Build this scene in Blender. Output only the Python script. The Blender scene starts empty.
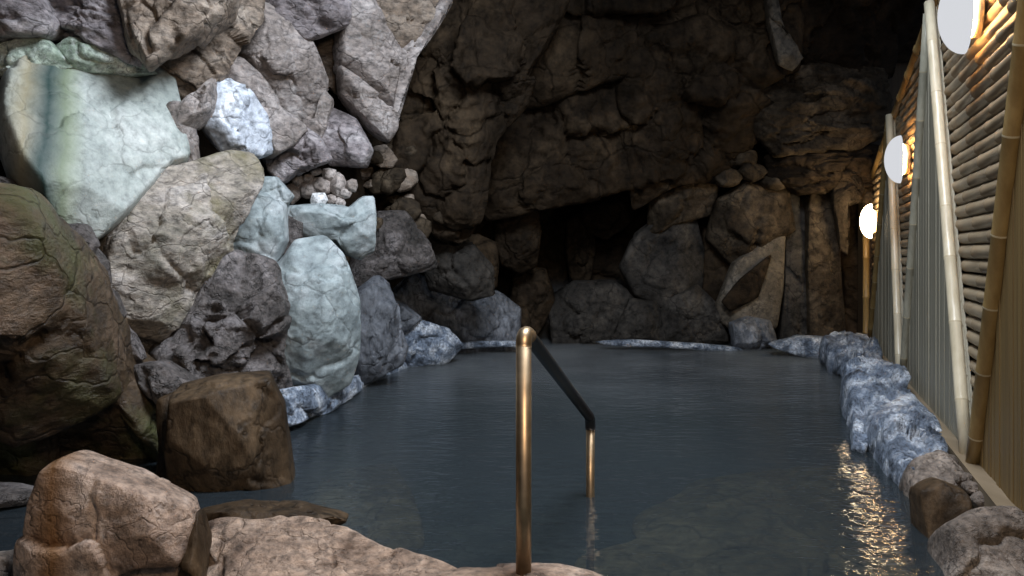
import bpy, bmesh, math, random
import numpy as np
from mathutils import Vector, Matrix

sc = bpy.context.scene
C = sc.collection
F = 796.4            # focal length in pixels of the 1024 wide frame
HZ = 253.0           # horizon row
EYE = 1.1            # eye height over the water

# ------------------------------------------------------------------ basics
def P(px, py, d):
    """point at depth d (metres along +Y) seen at pixel px,py"""
    return np.array([(px-512.0)/F*d, d, EYE+(HZ-py)/F*d])

def link(o):
    C.objects.link(o); return o

def mesh_from(name, verts, faces, mat=None, smooth=True, parent=None):
    me = bpy.data.meshes.new(name)
    me.from_pydata([tuple(v) for v in verts] if not isinstance(verts, np.ndarray) else verts.tolist(), [], faces if isinstance(faces, list) else faces.tolist())
    me.update()
    if smooth: me.polygons.foreach_set('use_smooth', [True]*len(me.polygons))
    if mat: me.materials.append(mat)
    o = bpy.data.objects.new(name, me); link(o)
    if parent: o.parent = parent
    return o

def tag(o, label=None, cat=None, group=None, kind=None):
    if label: o['label'] = label
    if cat: o['category'] = cat
    if group: o['group'] = group
    if kind: o['kind'] = kind
    return o

def empty(name, loc=(0,0,0)):
    o = bpy.data.objects.new(name, None); o.empty_display_size = .1
    o.location = loc; return link(o)

# ------------------------------------------------------------------ noise
def _h(ix, iy, iz, k):
    n = (ix.astype(np.int64)*73856093) ^ (iy.astype(np.int64)*19349663) ^ (iz.astype(np.int64)*83492791) ^ (k*2654435761 & 0xffffffff)
    n &= 0xffffffff
    n = (n ^ (n >> 15)) * 2246822519 & 0xffffffff
    n = (n ^ (n >> 13)) * 3266489917 & 0xffffffff
    n = n ^ (n >> 16)
    return n/4294967295.0

def vnoise(p, k=0):
    i = np.floor(p); f = p-i; f = f*f*f*(f*(f*6-15)+10)
    i = i.astype(np.int64); r = 0
    for dx in (0,1):
        wx = f[:,0] if dx else 1-f[:,0]
        for dy in (0,1):
            wy = f[:,1] if dy else 1-f[:,1]
            for dz in (0,1):
                wz = f[:,2] if dz else 1-f[:,2]
                r = r + wx*wy*wz*_h(i[:,0]+dx, i[:,1]+dy, i[:,2]+dz, k)
    return r*2-1

def fbm(p, k=0, octv=4, gain=.5):
    a, s, t = 1.0, 0, 0
    q = p.copy()
    for o in range(octv):
        s = s + a*vnoise(q, k+o*17); t += a
        a *= gain; q = q*2.03+11.3
    return s/t

def ridged(p, k=0, octv=3):
    a, s, t = 1.0, 0, 0
    q = p.copy()
    for o in range(octv):
        s = s + a*(1-2*np.abs(vnoise(q, k+o*13))); t += a
        a *= .5; q = q*2.1+7.7
    return s/t

def cells(p, k=0):
    """chiselled facets: every Voronoi cell is a tilted plane; also distance to the crack between cells"""
    i = np.floor(p).astype(np.int64)
    n = len(p)
    f1 = np.full(n, 9.0); f2 = np.full(n, 9.0); val = np.zeros(n)
    for dx in (-1,0,1):
        for dy in (-1,0,1):
            for dz in (-1,0,1):
                c = i+np.array([dx,dy,dz])
                q = np.stack([c[:,j]+_h(c[:,0],c[:,1],c[:,2],k+j) for j in range(3)], 1)
                v = p-q; d = np.sqrt((v*v).sum(1))
                g = np.stack([_h(c[:,0],c[:,1],c[:,2],k+10+j)-.5 for j in range(3)], 1)
                w = (_h(c[:,0],c[:,1],c[:,2],k+20)-.5)*.9 + (v*g).sum(1)*1.6
                m = d < f1
                f2 = np.where(m, f1, np.minimum(f2, d))
                val = np.where(m, w, val); f1 = np.where(m, d, f1)
    return val, f2-f1

# ------------------------------------------------------------------ materials
def nodes(m):
    m.use_nodes = True
    nt = m.node_tree
    for n in list(nt.nodes): nt.nodes.remove(n)
    return nt, nt.nodes, nt.links

def N(nt, t, **kw):
    n = nt.nodes.new(t)
    for k, v in kw.items():
        if k in n.inputs.keys(): n.inputs[k].default_value = v
        else: setattr(n, k, v)
    return n

def ramp(nt, fac, stops, interp='LINEAR'):
    r = nt.nodes.new('ShaderNodeValToRGB'); r.color_ramp.interpolation = interp
    e = r.color_ramp.elements
    while len(e) < len(stops): e.new(.5)
    for i, (p, c) in enumerate(stops):
        e[i].position = p; e[i].color = (*c, 1) if len(c) == 3 else c
    nt.links.new(fac, r.inputs[0]); return r

def mixc(nt, fac, a, b):
    m = nt.nodes.new('ShaderNodeMix'); m.data_type = 'RGBA'
    for s, v in ((m.inputs[0], fac), (m.inputs[6], a), (m.inputs[7], b)):
        if hasattr(v, 'links'): nt.links.new(v, s)
        elif isinstance(v, (int, float)): s.default_value = v
        else: s.default_value = (*v, 1)
    return m.outputs[2]

def rockmat(name, c1, c2, c3, scale=3.0, strata=None, rough=.62, bump=.5, moss=None, veins=0.0, patch=None, spec=.4, mott=1.0, crack=.6):
    m = bpy.data.materials.new(name); nt, nd, lk = nodes(m)
    out = N(nt, 'ShaderNodeOutputMaterial'); b = N(nt, 'ShaderNodeBsdfPrincipled')
    lk.new(b.outputs[0], out.inputs[0])
    g = N(nt, 'ShaderNodeNewGeometry')
    mp = N(nt, 'ShaderNodeMapping')
    if strata:
        mp.inputs['Rotation'].default_value = strata[:3]; mp.inputs['Scale'].default_value = (1, 1, min(strata[3], 1.7))
    lk.new(g.outputs['Position'], mp.inputs[0])
    n1 = N(nt, 'ShaderNodeTexNoise', Scale=scale, Detail=7.0, Roughness=.62, Distortion=.4)
    lk.new(mp.outputs[0], n1.inputs['Vector'])
    n2 = N(nt, 'ShaderNodeTexNoise', Scale=scale*7, Detail=5.0, Roughness=.7)
    lk.new(mp.outputs[0], n2.inputs['Vector'])
    r = ramp(nt, n1.outputs[0], [(.34, c1), (.5, c2), (.64, c3)])
    r2 = ramp(nt, n2.outputs[0], [(.34, (.42,.42,.42)), (.5, (1,1,1)), (.66, (1.45,1.43,1.4))])
    mul = N(nt, 'ShaderNodeMix', data_type='RGBA', blend_type='MULTIPLY'); mul.inputs[0].default_value = mott
    lk.new(r.outputs[0], mul.inputs[6]); lk.new(r2.outputs[0], mul.inputs[7])
    col = mul.outputs[2]
    if veins:
        v = N(nt, 'ShaderNodeTexNoise', Scale=scale*.9, Detail=3.0, Distortion=1.6); lk.new(g.outputs['Position'], v.inputs['Vector'])
        vr = ramp(nt, v.outputs[0], [(.485, (0,0,0)), (.5, (1,1,1)), (.515, (0,0,0))])
        ml = N(nt, 'ShaderNodeMath', operation='MULTIPLY'); ml.inputs[1].default_value = veins
        lk.new(vr.outputs[0], ml.inputs[0])
        col = mixc(nt, ml.outputs[0], col, (.55,.57,.58))
    if moss:
        n3 = N(nt, 'ShaderNodeTexNoise', Scale=1.7, Detail=5.0, Roughness=.6); lk.new(g.outputs['Position'], n3.inputs['Vector'])
        mr = ramp(nt, n3.outputs[0], [(moss[1], (0,0,0)), (moss[1]+.16, (1,1,1))])
        col = mixc(nt, mr.outputs[0], col, moss[0])
    if patch:      # a stain with its own shape: world x centre, half width, colour, noise amount
        for (cx, hw, pc, top, amt) in patch:
            sx = N(nt, 'ShaderNodeSeparateXYZ'); lk.new(g.outputs['Position'], sx.inputs[0])
            nn = N(nt, 'ShaderNodeTexNoise', Scale=2.5, Detail=5.0); lk.new(g.outputs['Position'], nn.inputs['Vector'])
            a1 = N(nt, 'ShaderNodeMath', operation='MULTIPLY_ADD'); a1.inputs[1].default_value = .16; lk.new(nn.outputs[0], a1.inputs[0])
            a0 = N(nt, 'ShaderNodeMath', operation='MULTIPLY_ADD'); a0.inputs[1].default_value = .5; lk.new(sx.outputs[1], a0.inputs[0]); lk.new(sx.outputs[0], a0.inputs[2])
            lk.new(a0.outputs[0], a1.inputs[2])
            a2 = N(nt, 'ShaderNodeMath', operation='SUBTRACT'); a2.inputs[1].default_value = cx+.08; lk.new(a1.outputs[0], a2.inputs[0])
            a3 = N(nt, 'ShaderNodeMath', operation='ABSOLUTE'); lk.new(a2.outputs[0], a3.inputs[0])
            rr = ramp(nt, a3.outputs[0], [(0, (amt,)*3), (hw*1.15, (0,0,0))])
            col = mixc(nt, rr.outputs[0], col, pc)
    rr = ramp(nt, n2.outputs[0], [(.3, (rough-.12,)*3), (.7, (min(1, rough+.15),)*3)])
    lk.new(rr.outputs[0], b.inputs['Roughness'])
    b.inputs['Specular IOR Level'].default_value = spec
    n4 = N(nt, 'ShaderNodeTexNoise', Scale=scale*5, Detail=9.0, Roughness=.68); lk.new(mp.outputs[0], n4.inputs['Vector'])
    vo = N(nt, 'ShaderNodeTexVoronoi', feature='DISTANCE_TO_EDGE', Scale=scale*1.25)
    nz = N(nt, 'ShaderNodeTexNoise', Scale=scale*2, Detail=3.0); lk.new(g.outputs['Position'], nz.inputs['Vector'])
    av = N(nt, 'ShaderNodeVectorMath', operation='MULTIPLY_ADD'); av.inputs[1].default_value = (.3,.3,.3)
    lk.new(nz.outputs['Color'], av.inputs[0]); lk.new(mp.outputs[0], av.inputs[2]); lk.new(av.outputs[0], vo.inputs['Vector'])
    vr = ramp(nt, vo.outputs[0], [(0, (0,0,0)), (.035, (1,1,1))])
    vd = ramp(nt, vo.outputs[0], [(0, (1,1,1)), (.012, (.6,.6,.6)), (.03, (0,0,0))])
    cm = N(nt, 'ShaderNodeMath', operation='MULTIPLY'); lk.new(vd.outputs[0], cm.inputs[0])
    gate = ramp(nt, n1.outputs[0], [(.42, (0,0,0)), (.55, (1,1,1))]); gm = N(nt, 'ShaderNodeMath', operation='MULTIPLY'); gm.inputs[1].default_value = crack
    lk.new(gate.outputs[0], gm.inputs[0]); lk.new(gm.outputs[0], cm.inputs[1])
    col = mixc(nt, cm.outputs[0], col, tuple(q*.25 for q in c1))
    lk.new(col, b.inputs['Base Color'])
    b1 = N(nt, 'ShaderNodeBump', Strength=bump, Distance=.06); lk.new(n4.outputs[0], b1.inputs['Height'])
    b2 = N(nt, 'ShaderNodeBump', Strength=bump*.7, Distance=.025); lk.new(vr.outputs[0], b2.inputs['Height']); lk.new(b1.outputs[0], b2.inputs['Normal'])
    lk.new(b2.outputs[0], b.inputs['Normal'])
    return m

def woodmat(name, c1, c2, rough=.5, stretch=(14,14,.7), bump=.15):
    m = bpy.data.materials.new(name); nt, nd, lk = nodes(m)
    out = N(nt, 'ShaderNodeOutputMaterial'); b = N(nt, 'ShaderNodeBsdfPrincipled'); lk.new(b.outputs[0], out.inputs[0])
    g = N(nt, 'ShaderNodeNewGeometry'); mp = N(nt, 'ShaderNodeMapping'); mp.inputs['Scale'].default_value = stretch
    lk.new(g.outputs['Position'], mp.inputs[0])
    n = N(nt, 'ShaderNodeTexNoise', Scale=1.6, Detail=6.0, Roughness=.6); lk.new(mp.outputs[0], n.inputs['Vector'])
    r = ramp(nt, n.outputs[0], [(.3, c1), (.7, c2)])
    lk.new(r.outputs[0], b.inputs['Base Color']); b.inputs['Roughness'].default_value = rough
    bp = N(nt, 'ShaderNodeBump', Strength=bump, Distance=.02); lk.new(n.outputs[0], bp.inputs['Height']); lk.new(bp.outputs[0], b.inputs['Normal'])
    return m

def plain(name, col, rough=.5, metal=0.0):
    m = bpy.data.materials.new(name); nt, nd, lk = nodes(m)
    out = N(nt, 'ShaderNodeOutputMaterial'); b = N(nt, 'ShaderNodeBsdfPrincipled'); lk.new(b.outputs[0], out.inputs[0])
    n = N(nt, 'ShaderNodeTexNoise', Scale=22.0, Detail=5.0)
    g = N(nt, 'ShaderNodeNewGeometry'); lk.new(g.outputs['Position'], n.inputs['Vector'])
    r = ramp(nt, n.outputs[0], [(.3, tuple(c*.75 for c in col)), (.7, tuple(min(1, c*1.15) for c in col))])
    lk.new(r.outputs[0], b.inputs['Base Color']); b.inputs['Roughness'].default_value = rough; b.inputs['Metallic'].default_value = metal
    return m

def emit(name, col, s):
    m = bpy.data.materials.new(name); nt, nd, lk = nodes(m)
    out = N(nt, 'ShaderNodeOutputMaterial'); e = N(nt, 'ShaderNodeEmission', Strength=s); e.inputs[0].default_value = (*col, 1)
    lk.new(e.outputs[0], out.inputs[0]); return m

M = {}
M['pale'] = rockmat('pale blue-green stone', (.15,.18,.19), (.26,.305,.315), (.42,.46,.475), 2.2, rough=.55, bump=.3, mott=.6, crack=.5)
M['slab'] = rockmat('pale weathered slab', (.26,.295,.28), (.36,.40,.38), (.50,.53,.51), 2.6, rough=.55, bump=.28, mott=.55, crack=.3,
        patch=[(-.47, .11, (.38,.32,.19), 0, .8), (-.27, .10, (.22,.27,.15), 0, .8), (-.36, .105, (.03,.06,.055), 0, 1.0)])
M['mint'] = rockmat('pale greenish stone', (.22,.28,.22), (.38,.45,.38), (.58,.63,.58), 5, rough=.6, bump=.3, veins=.4)
M['lilac'] = rockmat('grey lilac layered stone', (.13,.11,.11), (.28,.25,.26), (.45,.42,.43), 2.4, strata=(.5,.3,.2,4.0), rough=.62, bump=.75)
M['grey'] = rockmat('grey jointed stone', (.16,.135,.12), (.27,.235,.22), (.38,.345,.335), 2.6, strata=(.2,-.8,.3,3.0), rough=.6, bump=.5, veins=.15)
M['quartz'] = rockmat('white quartz stone', (.36,.39,.44), (.52,.57,.65), (.70,.74,.80), 2.5, rough=.5, bump=.4)
M['tan'] = rockmat('tan brown stone', (.12,.09,.068), (.215,.168,.13), (.33,.28,.235), 2.4, strata=(.3,.6,0,2.5), rough=.65, bump=.6)
M['beige'] = rockmat('beige grey veined stone', (.17,.155,.125), (.33,.29,.25), (.46,.42,.39), 2.6, strata=(.2,.9,0,2.6), rough=.6, bump=.6, moss=((.16,.14,.065), .50))
M['olive'] = rockmat('olive brown wet stone', (.032,.020,.011), (.07,.045,.024), (.15,.10,.065), 2.0, strata=(.5,.4,0,1.6), rough=.42, bump=.75, moss=((.075,.075,.025), .50))
M['wetbrown'] = rockmat('wet brown stone', (.018,.011,.006), (.04,.025,.013), (.085,.056,.032), 2.6, strata=(0,.15,0,.5), rough=.55, bump=.35, spec=.2)
M['rough'] = rockmat('dark rough grey stone', (.05,.045,.042), (.12,.105,.10), (.22,.20,.20), 4, rough=.5, bump=.9)
M['darkblue'] = rockmat('dark blue grey stone', (.05,.055,.065), (.12,.13,.15), (.24,.26,.30), 3, rough=.42, bump=.5, strata=(0,.2,0,.5))
M['crust'] = rockmat('white crust and daylight glare stone', (.05,.065,.09), (.26,.32,.42), (.80,.86,.95), 7, rough=.33, bump=.9)  # white is mineral crust at the waterline, painted daylight glare on the right ledge
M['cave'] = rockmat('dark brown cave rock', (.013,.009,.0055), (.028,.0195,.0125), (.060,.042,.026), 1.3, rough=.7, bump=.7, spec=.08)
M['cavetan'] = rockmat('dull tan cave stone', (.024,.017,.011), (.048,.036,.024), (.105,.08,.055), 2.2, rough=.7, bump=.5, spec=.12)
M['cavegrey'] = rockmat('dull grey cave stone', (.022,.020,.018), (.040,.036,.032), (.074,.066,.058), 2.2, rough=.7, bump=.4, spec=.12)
M['palecave'] = rockmat('pale brown cave stone', (.06,.05,.038), (.11,.092,.07), (.17,.145,.115), 3, rough=.6, bump=.4)
M['fore'] = rockmat('pinkish brown speckled stone', (.13,.085,.06), (.40,.29,.22), (.62,.49,.40), 3.4, strata=(.2,.3,0,1.5), rough=.55, bump=.75, crack=.3)
M['foreG'] = rockmat('brown boulder with orange side', (.13,.085,.06), (.36,.26,.20), (.50,.40,.34), 4.0, rough=.5, bump=.6, crack=.3,
        patch=[(-.195, .085, (.22,.105,.035), 0, .95)])
M['ledge'] = rockmat('grey brown ledge stone', (.10,.08,.065), (.20,.165,.14), (.34,.29,.25), 5, rough=.5, bump=.7)
M['white'] = rockmat('white pebble', (.6,.6,.6), (.75,.76,.77), (.85,.86,.88), 5, rough=.5, bump=.15)
M['pebble'] = rockmat('brownish grey pebble', (.17,.14,.12), (.29,.25,.23), (.40,.36,.34), 5, rough=.6, bump=.3)
M['bed'] = rockmat('dark pool bed stone', (.03,.04,.04), (.06,.075,.07), (.10,.11,.10), 1.5, rough=.7, bump=.3)
M['under'] = rockmat('submerged tan stone', (.07,.055,.03), (.14,.11,.065), (.24,.19,.12), 1.6, rough=.7, bump=.3)
M['cane'] = woodmat('horizontal bamboo cane', (.22,.165,.105), (.37,.285,.185), .38, (1.5,1.5,9))
M['pole'] = woodmat('pale bamboo pole', (.50,.44,.31), (.66,.60,.46), .32)
M['polegrey'] = woodmat('greyed bamboo pole', (.27,.26,.20), (.40,.38,.30), .4)
M['polegold'] = woodmat('golden brown bamboo pole', (.22,.145,.055), (.33,.23,.095), .4)
M['node'] = plain('bamboo node ring', (.50,.43,.29), .4)
M['slat'] = woodmat('grey weathered vertical board', (.24,.22,.165), (.345,.32,.245), .6, (22,22,.6))
M['slatgold'] = woodmat('golden brown vertical board', (.13,.08,.028), (.25,.165,.06), .55, (22,22,.6))
M['dark'] = woodmat('dark brown wood', (.045,.028,.014), (.085,.055,.028), .7)
M['sill'] = woodmat('weathered sill beam', (.15,.11,.065), (.27,.21,.14), .6, (3,.8,12))
M['brass'] = plain('worn brass pipe', (.44,.32,.20), .42, 1.0)
M['blackpipe'] = plain('black painted pipe', (.012,.012,.014), .35)
M['shade'] = emit('frosted white lamp shade', (.93,.95,1.0), .72)
M['shadehot'] = emit('bright frosted lamp shade', (1.0,.78,.48), 28.0)
M['ring'] = emit('warm bulb ring', (1.0,.52,.17), 85.0)
M['rimmetal'] = plain('lamp backplate metal', (.5,.42,.3), .4, .6)

# ------------------------------------------------------------------ rocks
_ico = {}
def ico(level):
    if level not in _ico:
        bm = bmesh.new(); bmesh.ops.create_icosphere(bm, subdivisions=level, radius=1.0)
        v = np.array([x.co[:] for x in bm.verts]); f = [[q.index for q in x.verts] for x in bm.faces]
        bm.free(); _ico[level] = (v, f)
    return _ico[level]

COUNT = 0
def rock(pts, d, mat, label, th=.3, tilt=(0,0), e=.42, facets=7, amp=.05, cell=.10, freq=2.6, level=None,
         name='boulder', cat='rock', group=None, seed=None, strata=None, grow=1.09, back=1.0, clip=(.80,.97), parent=None, flat=0.0):
    """A solid boulder.  pts: its outline; d: distance; th: half thickness (m); tilt: change of distance per 100 px."""
    global COUNT
    COUNT += 1
    th *= .8
    if d >= 8.9 and level is None: grow += .05
    rs = np.random.RandomState(seed if seed is not None else COUNT*7+3)
    pp = np.array(pts, float)
    # area centroid
    x, y = pp[:,0], pp[:,1]; x2, y2 = np.roll(x,-1), np.roll(y,-1)
    cr = x*y2-x2*y; A = cr.sum()/2
    cx, cy = ((x+x2)*cr).sum()/(6*A), ((y+y2)*cr).sum()/(6*A)
    c2 = np.array([cx, cy])
    ext = max(x.max()-x.min(), y.max()-y.min())
    if level is None: level = 6 if ext > 105 else 5 if ext > 34 else 4
    v, f = ico(level)
    th_v = np.arctan2(v[:,2], v[:,0])          # angle in the outline plane
    # boundary radius by angle: ray/polygon intersection, max hit
    rad = np.zeros(720); ang = np.linspace(-np.pi, np.pi, 720, endpoint=False)
    for k, a in enumerate(ang):
        dx, dy = math.cos(a), -math.sin(a)
        best = 0
        ax, ay = x-cx, y-cy; bx, by = x2-cx, y2-cy
        ex, ey = bx-ax, by-ay
        den = dx*ey-dy*ex
        with np.errstate(divide='ignore', invalid='ignore'):
            t = (ax*ey-ay*ex)/den; s = (ax*dy-ay*dx)/den
        ok = (np.abs(den) > 1e-9) & (t > 0) & (s >= -1e-6) & (s <= 1+1e-6)
        if ok.any(): best = t[ok].max()
        rad[k] = best
    ker = np.ones(9)/9
    rad = np.convolve(np.r_[rad[-4:], rad, rad[:4]], ker, 'valid')
    R = np.interp(th_v, np.r_[ang, np.pi], np.r_[rad, rad[0]])*grow
    rho = np.sqrt(v[:,0]**2+v[:,2]**2); w = -v[:,1]            # w = +1 towards the viewer
    tt = np.arccos(np.clip(np.abs(w), 0, 1))/(np.pi/2); ka = .82
    rb = 1-.27*e; hb = 1-.75*e; q2 = np.clip((tt-ka)/(1-ka), 0, 1)*np.pi/2
    fr = np.where(tt < ka, tt/ka*rb, rb+(1-rb)*np.sin(q2))
    fh = np.sign(w)*np.where(tt < ka, hb+(1-hb)*(1-(tt/ka)**2), hb*np.cos(q2))
    px = cx + np.cos(th_v)*R*fr; py = cy - np.sin(th_v)*R*fr
    dep = d + tilt[0]*(px-cx)/100 + tilt[1]*(py-cy)/100
    base = np.stack([(px-512)/F*dep, dep, EYE+(HZ-py)/F*dep], 1)
    Cc = P(cx, cy, d)
    eye = np.array([0,0,EYE]); n = eye-Cc; n /= np.linalg.norm(n)
    e1 = P(cx+50, cy, d+tilt[0]*.5)-Cc; e2 = P(cx, cy-50, d-tilt[1]*.5)-Cc
    nn = np.cross(e1, e2); nn /= np.linalg.norm(nn)
    if nn.dot(n) < 0: nn = -nn
    n = nn*.75+n*.25; n /= np.linalg.norm(n)
    hh = fh*th; hh = np.where(hh < 0, hh*back, hh)
    q = base-Cc + hh[:,None]*n
    size = np.linalg.norm(P(x.max(), cy, d)-P(x.min(), cy, d))
    # chiselled facets
    for k in range(facets):
        a = rs.rand()*2*np.pi; s = rs.uniform(.15, 1.1)
        m = n + s*(math.cos(a)*np.array([1,0,0]) + math.sin(a)*np.array([0,0,1])); m /= np.linalg.norm(m)
        pr = q@m; lim = pr.max()*rs.uniform(*clip)
        over = np.clip(pr-lim, 0, None)
        q = q-over[:,None]*m*.93
    W = q+Cc
    S = W.copy()
    if strata:
        sd = np.array(strata[:3], float); sd /= np.linalg.norm(sd)
        S = W + (W@sd)[:,None]*sd*(strata[3]-1)
    nrm = q/np.maximum(np.linalg.norm(q, axis=1), 1e-6)[:,None]*.45 + n*np.sign(w)[:,None]*.55
    sc_ = min(1.0, .35+size)
    S2 = S + .10*np.stack([fbm(S*5, 40+j, 3) for j in range(3)], 1)
    cv, ce = cells(S2*freq+rs.rand(3)*9, COUNT*31)
    D = cell*sc_*cv*.8 - amp*sc_*.7*np.exp(-ce*20) + amp*sc_*fbm(S*freq*1.3+rs.rand(3)*20, COUNT, 5, .55) + amp*.55*sc_*ridged(S*freq*2.6+3, COUNT+5, 4)
    edge = .35+.65*np.clip(np.abs(w)*1.6, 0, 1)               # keep the outline close to the traced one
    W = W + nrm*(D*edge)[:,None]
    o = mesh_from(name, W-Cc, f, M[mat], True)
    o.location = Cc
    if parent: o.parent = parent
    elif label: tag(o, label, cat, group)
    return o

# ================================================================== CAVE SHELL
PATH = [(-2.9,-1.5), (-3.1,1.0), (-3.15,3.0), (-3.0,4.3), (-2.65,5.4), (-2.1,6.5), (-1.5,7.4), (-1.1,8.6), (-.5,9.9), (.6,10.9), (2.0,10.5), (3.2,10.1), (4.6,9.9), (6.0,9.6)]
def spline(pts, n):
    pts = [np.array(p, float) for p in pts]; out = []
    segs = len(pts)-1
    for i in range(n):
        t = i/(n-1)*segs; k = min(int(t), segs-1); t -= k
        p0 = pts[max(k-1,0)]; p1 = pts[k]; p2 = pts[k+1]; p3 = pts[min(k+2, segs)]
        out.append(.5*((2*p1)+(-p0+p2)*t+(2*p0-5*p1+4*p2-p3)*t*t+(-p0+3*p1-3*p2+p3)*t**3))
    return np.array(out)
NU, NV = 420, 230
sp = spline(PATH, NU)
ctr = np.array([.9, 5.0])
def shell_points():
    u = np.arange(NU)/(NU-1); v = np.arange(NV)/(NV-1)
    U, V = np.meshgrid(u, v, indexing='ij')
    base = sp[:,None,:]
    ang = np.clip((V-.42)/.58, 0, 1)*np.pi/2*.98
    z = np.where(V < .42, -1.3+V/.42*3.6, 2.3+np.sin(ang)*2.2)
    k = np.where(V < .42, .05*V, .02+.80*(1-np.cos(ang)))
    xy = base + (ctr-base)*k[...,None]
    p = np.concatenate([xy, z[...,None]], 2)
    flat = p.reshape(-1,3)
    d = ctr-flat[:,:2]; d /= np.maximum(np.linalg.norm(d, axis=1), .3)[:,None]
    nr = np.concatenate([d*np.cos(ang).reshape(-1,1), -np.sin(ang).reshape(-1,1)*np.ones((len(flat),1))], 1)
    cv, ce = cells(flat*.85, 5); cv2, ce2 = cells(flat*2.1+4, 91)
    h = .26*cv + .14*cv2 - .10*np.exp(-ce*9) - .05*np.exp(-ce2*10) + .22*fbm(flat*.8, 3, 6, .55) + .05*ridged(flat*3.1, 9, 3)
    fade = np.clip((flat[:,2]+1.3)/1.2, .2, 1)
    return (flat+nr*(h*fade)[:,None]).reshape(NU, NV, 3)
SH = shell_points()
def shell_piece(name, i0, i1, j0, j1):
    sub = SH[i0:i1+1, j0:j1+1]; a, b = sub.shape[:2]
    fs = [[i*b+j, (i+1)*b+j, (i+1)*b+j+1, i*b+j+1] for i in range(a-1) for j in range(b-1)]
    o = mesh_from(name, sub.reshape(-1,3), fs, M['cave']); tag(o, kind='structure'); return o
JV = int(.62*NV); IL = int(.50*NU)
shell_piece('wall_left', 0, IL, 0, JV)
shell_piece('wall_back', IL, NU-1, 0, JV)
# the cave roof stops short of the viewer: daylight comes in through the mouth
shell_piece('ceiling', int(.30*NU), NU-1, JV, NV-1)

# ================================================================== LEFT WALL
R = rock
R([(6,88),(18,72),(60,66),(100,67),(150,70),(163,90),(170,120),(178,165),(160,172),(140,195),(120,215),(95,233),(70,225),(45,205),(18,170),(3,130)], 4.65, 'slab',
  'large smooth pale blue-green slab with a dark green vertical stain, upper left', th=.34, tilt=(.45,-.35), e=.38, facets=5, amp=.025, cell=.05, freq=1.3, clip=(.82,.97), name='stone_slab', cat='rock')
R([(-30,52),(20,40),(46,40),(60,52),(70,66),(40,74),(12,78),(-30,74)], 4.55, 'mint', 'small pale green-white rock resting on the left end of the big pale slab', th=.18, amp=.03)
R([(60,48),(74,41),(100,50),(135,62),(158,73),(125,76),(84,73),(64,64)], 4.7, 'mint', 'flat mottled green-grey stone lying along the top right of the pale slab', th=.15, tilt=(.3,0), amp=.03)
R([(-40,-30),(20,-25),(40,0),(54,24),(46,36),(20,36),(-40,44)], 4.5, 'lilac', 'layered grey rock in the top left corner above the green-white rock', th=.3, strata=(.3,.2,1,2.6), amp=.07)
R([(40,-30),(84,-30),(74,5),(62,12),(45,6)], 4.9, 'olive', 'dark mossy rock wedged at the top edge near the left corner', th=.25)
R([(56,20),(74,-25),(124,-25),(126,20),(138,62),(112,56),(72,40)], 4.75, 'lilac', 'crumpled lilac-grey layered rock above the flat green-grey stone', th=.3, strata=(.3,.2,1,3), amp=.08, cell=.14)
R([(112,-40),(250,-40),(232,10),(205,30),(178,48),(150,60),(134,38)], 4.75, 'tan', 'brown knobbly overhanging rock at the top, left of the light vein', th=.28, tilt=(.3,-.3), amp=.08, cell=.16, freq=3)
R([(262,-30),(256,20),(240,42),(222,66),(206,88),(186,110),(174,112),(160,88),(150,64),(180,46),(208,26),(236,0)], 5.3, 'tan', 'long tan slab sloping down under the brown overhang', th=.24, tilt=(.5,.2), amp=.04, cell=.10, strata=(.6,.2,.7,2))
R([(162,100),(186,106),(214,78),(206,112),(192,128),(198,166),(178,172),(170,128)], 5.0, 'grey', 'broken grey rock squeezed between the pale slab and the quartz patch', th=.2, amp=.05, cell=.12)
R([(214,86),(236,80),(250,92),(264,116),(270,152),(246,162),(222,152),(206,128)], 5.35, 'quartz', 'bright blue-white quartz rock beside the tan slab', th=.2, tilt=(.4,0), amp=.04, cell=.12, facets=9)
R([(242,58),(262,82),(276,108),(303,128),(292,142),(268,156),(254,122),(226,84),(232,66)], 5.55, 'grey', 'long grey diagonal rock face to the right of the quartz rock', th=.2, tilt=(.6,0), amp=.03, cell=.08)
R([(256,2),(268,12),(304,42),(322,80),(316,121),(301,125),(273,105),(245,56),(256,30)], 5.9, 'grey', 'large pointed grey rock face, scored, in the upper left centre', th=.28, tilt=(.7,.1), amp=.03, cell=.10, facets=6)
R([(260,2),(285,-35),(342,-35),(341,26),(318,35),(301,38),(270,15)], 5.9, 'lilac', 'broad lilac-grey rock at the top edge above the pointed face', th=.3, tilt=(.5,0), amp=.05, strata=(.4,.1,1,2))
R([(304,36),(322,32),(338,30),(340,66),(336,92),(322,80),(312,56)], 6.45, 'tan', 'brown recessed rock between two grey faces', th=.2)
R([(340,20),(352,-30),(362,-10),(394,52),(401,80),(395,116),(367,91),(341,68),(338,44)], 6.35, 'grey', 'tall grey rock face with a diagonal crack, top centre left', th=.26, tilt=(.6,0), amp=.03, cell=.10)
R([(340,68),(367,92),(394,117),(394,128),(386,141),(366,124),(342,96)], 6.3, 'grey', 'tapering grey rock hanging under the tall cracked face', th=.22, tilt=(.5,0), amp=.03)
R([(334,110),(354,120),(369,148),(364,165),(332,164),(321,140),(327,118)], 6.15, 'lilac', 'rounded grey rock with a light lower lip above the gravel pocket', th=.24, amp=.04)
R([(262,154),(276,142),(302,130),(318,139),(330,160),(300,172),(284,184),(268,172)], 5.85, 'lilac', 'hollowed grey-brown rock just left above the gravel pocket', th=.26, amp=.08, cell=.2)
R([(300,124),(316,120),(324,92),(332,100),(328,130),(322,142),(304,134)], 6.05, 'grey', 'narrow grey wedge under the point of the scored face', th=.2)
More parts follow.
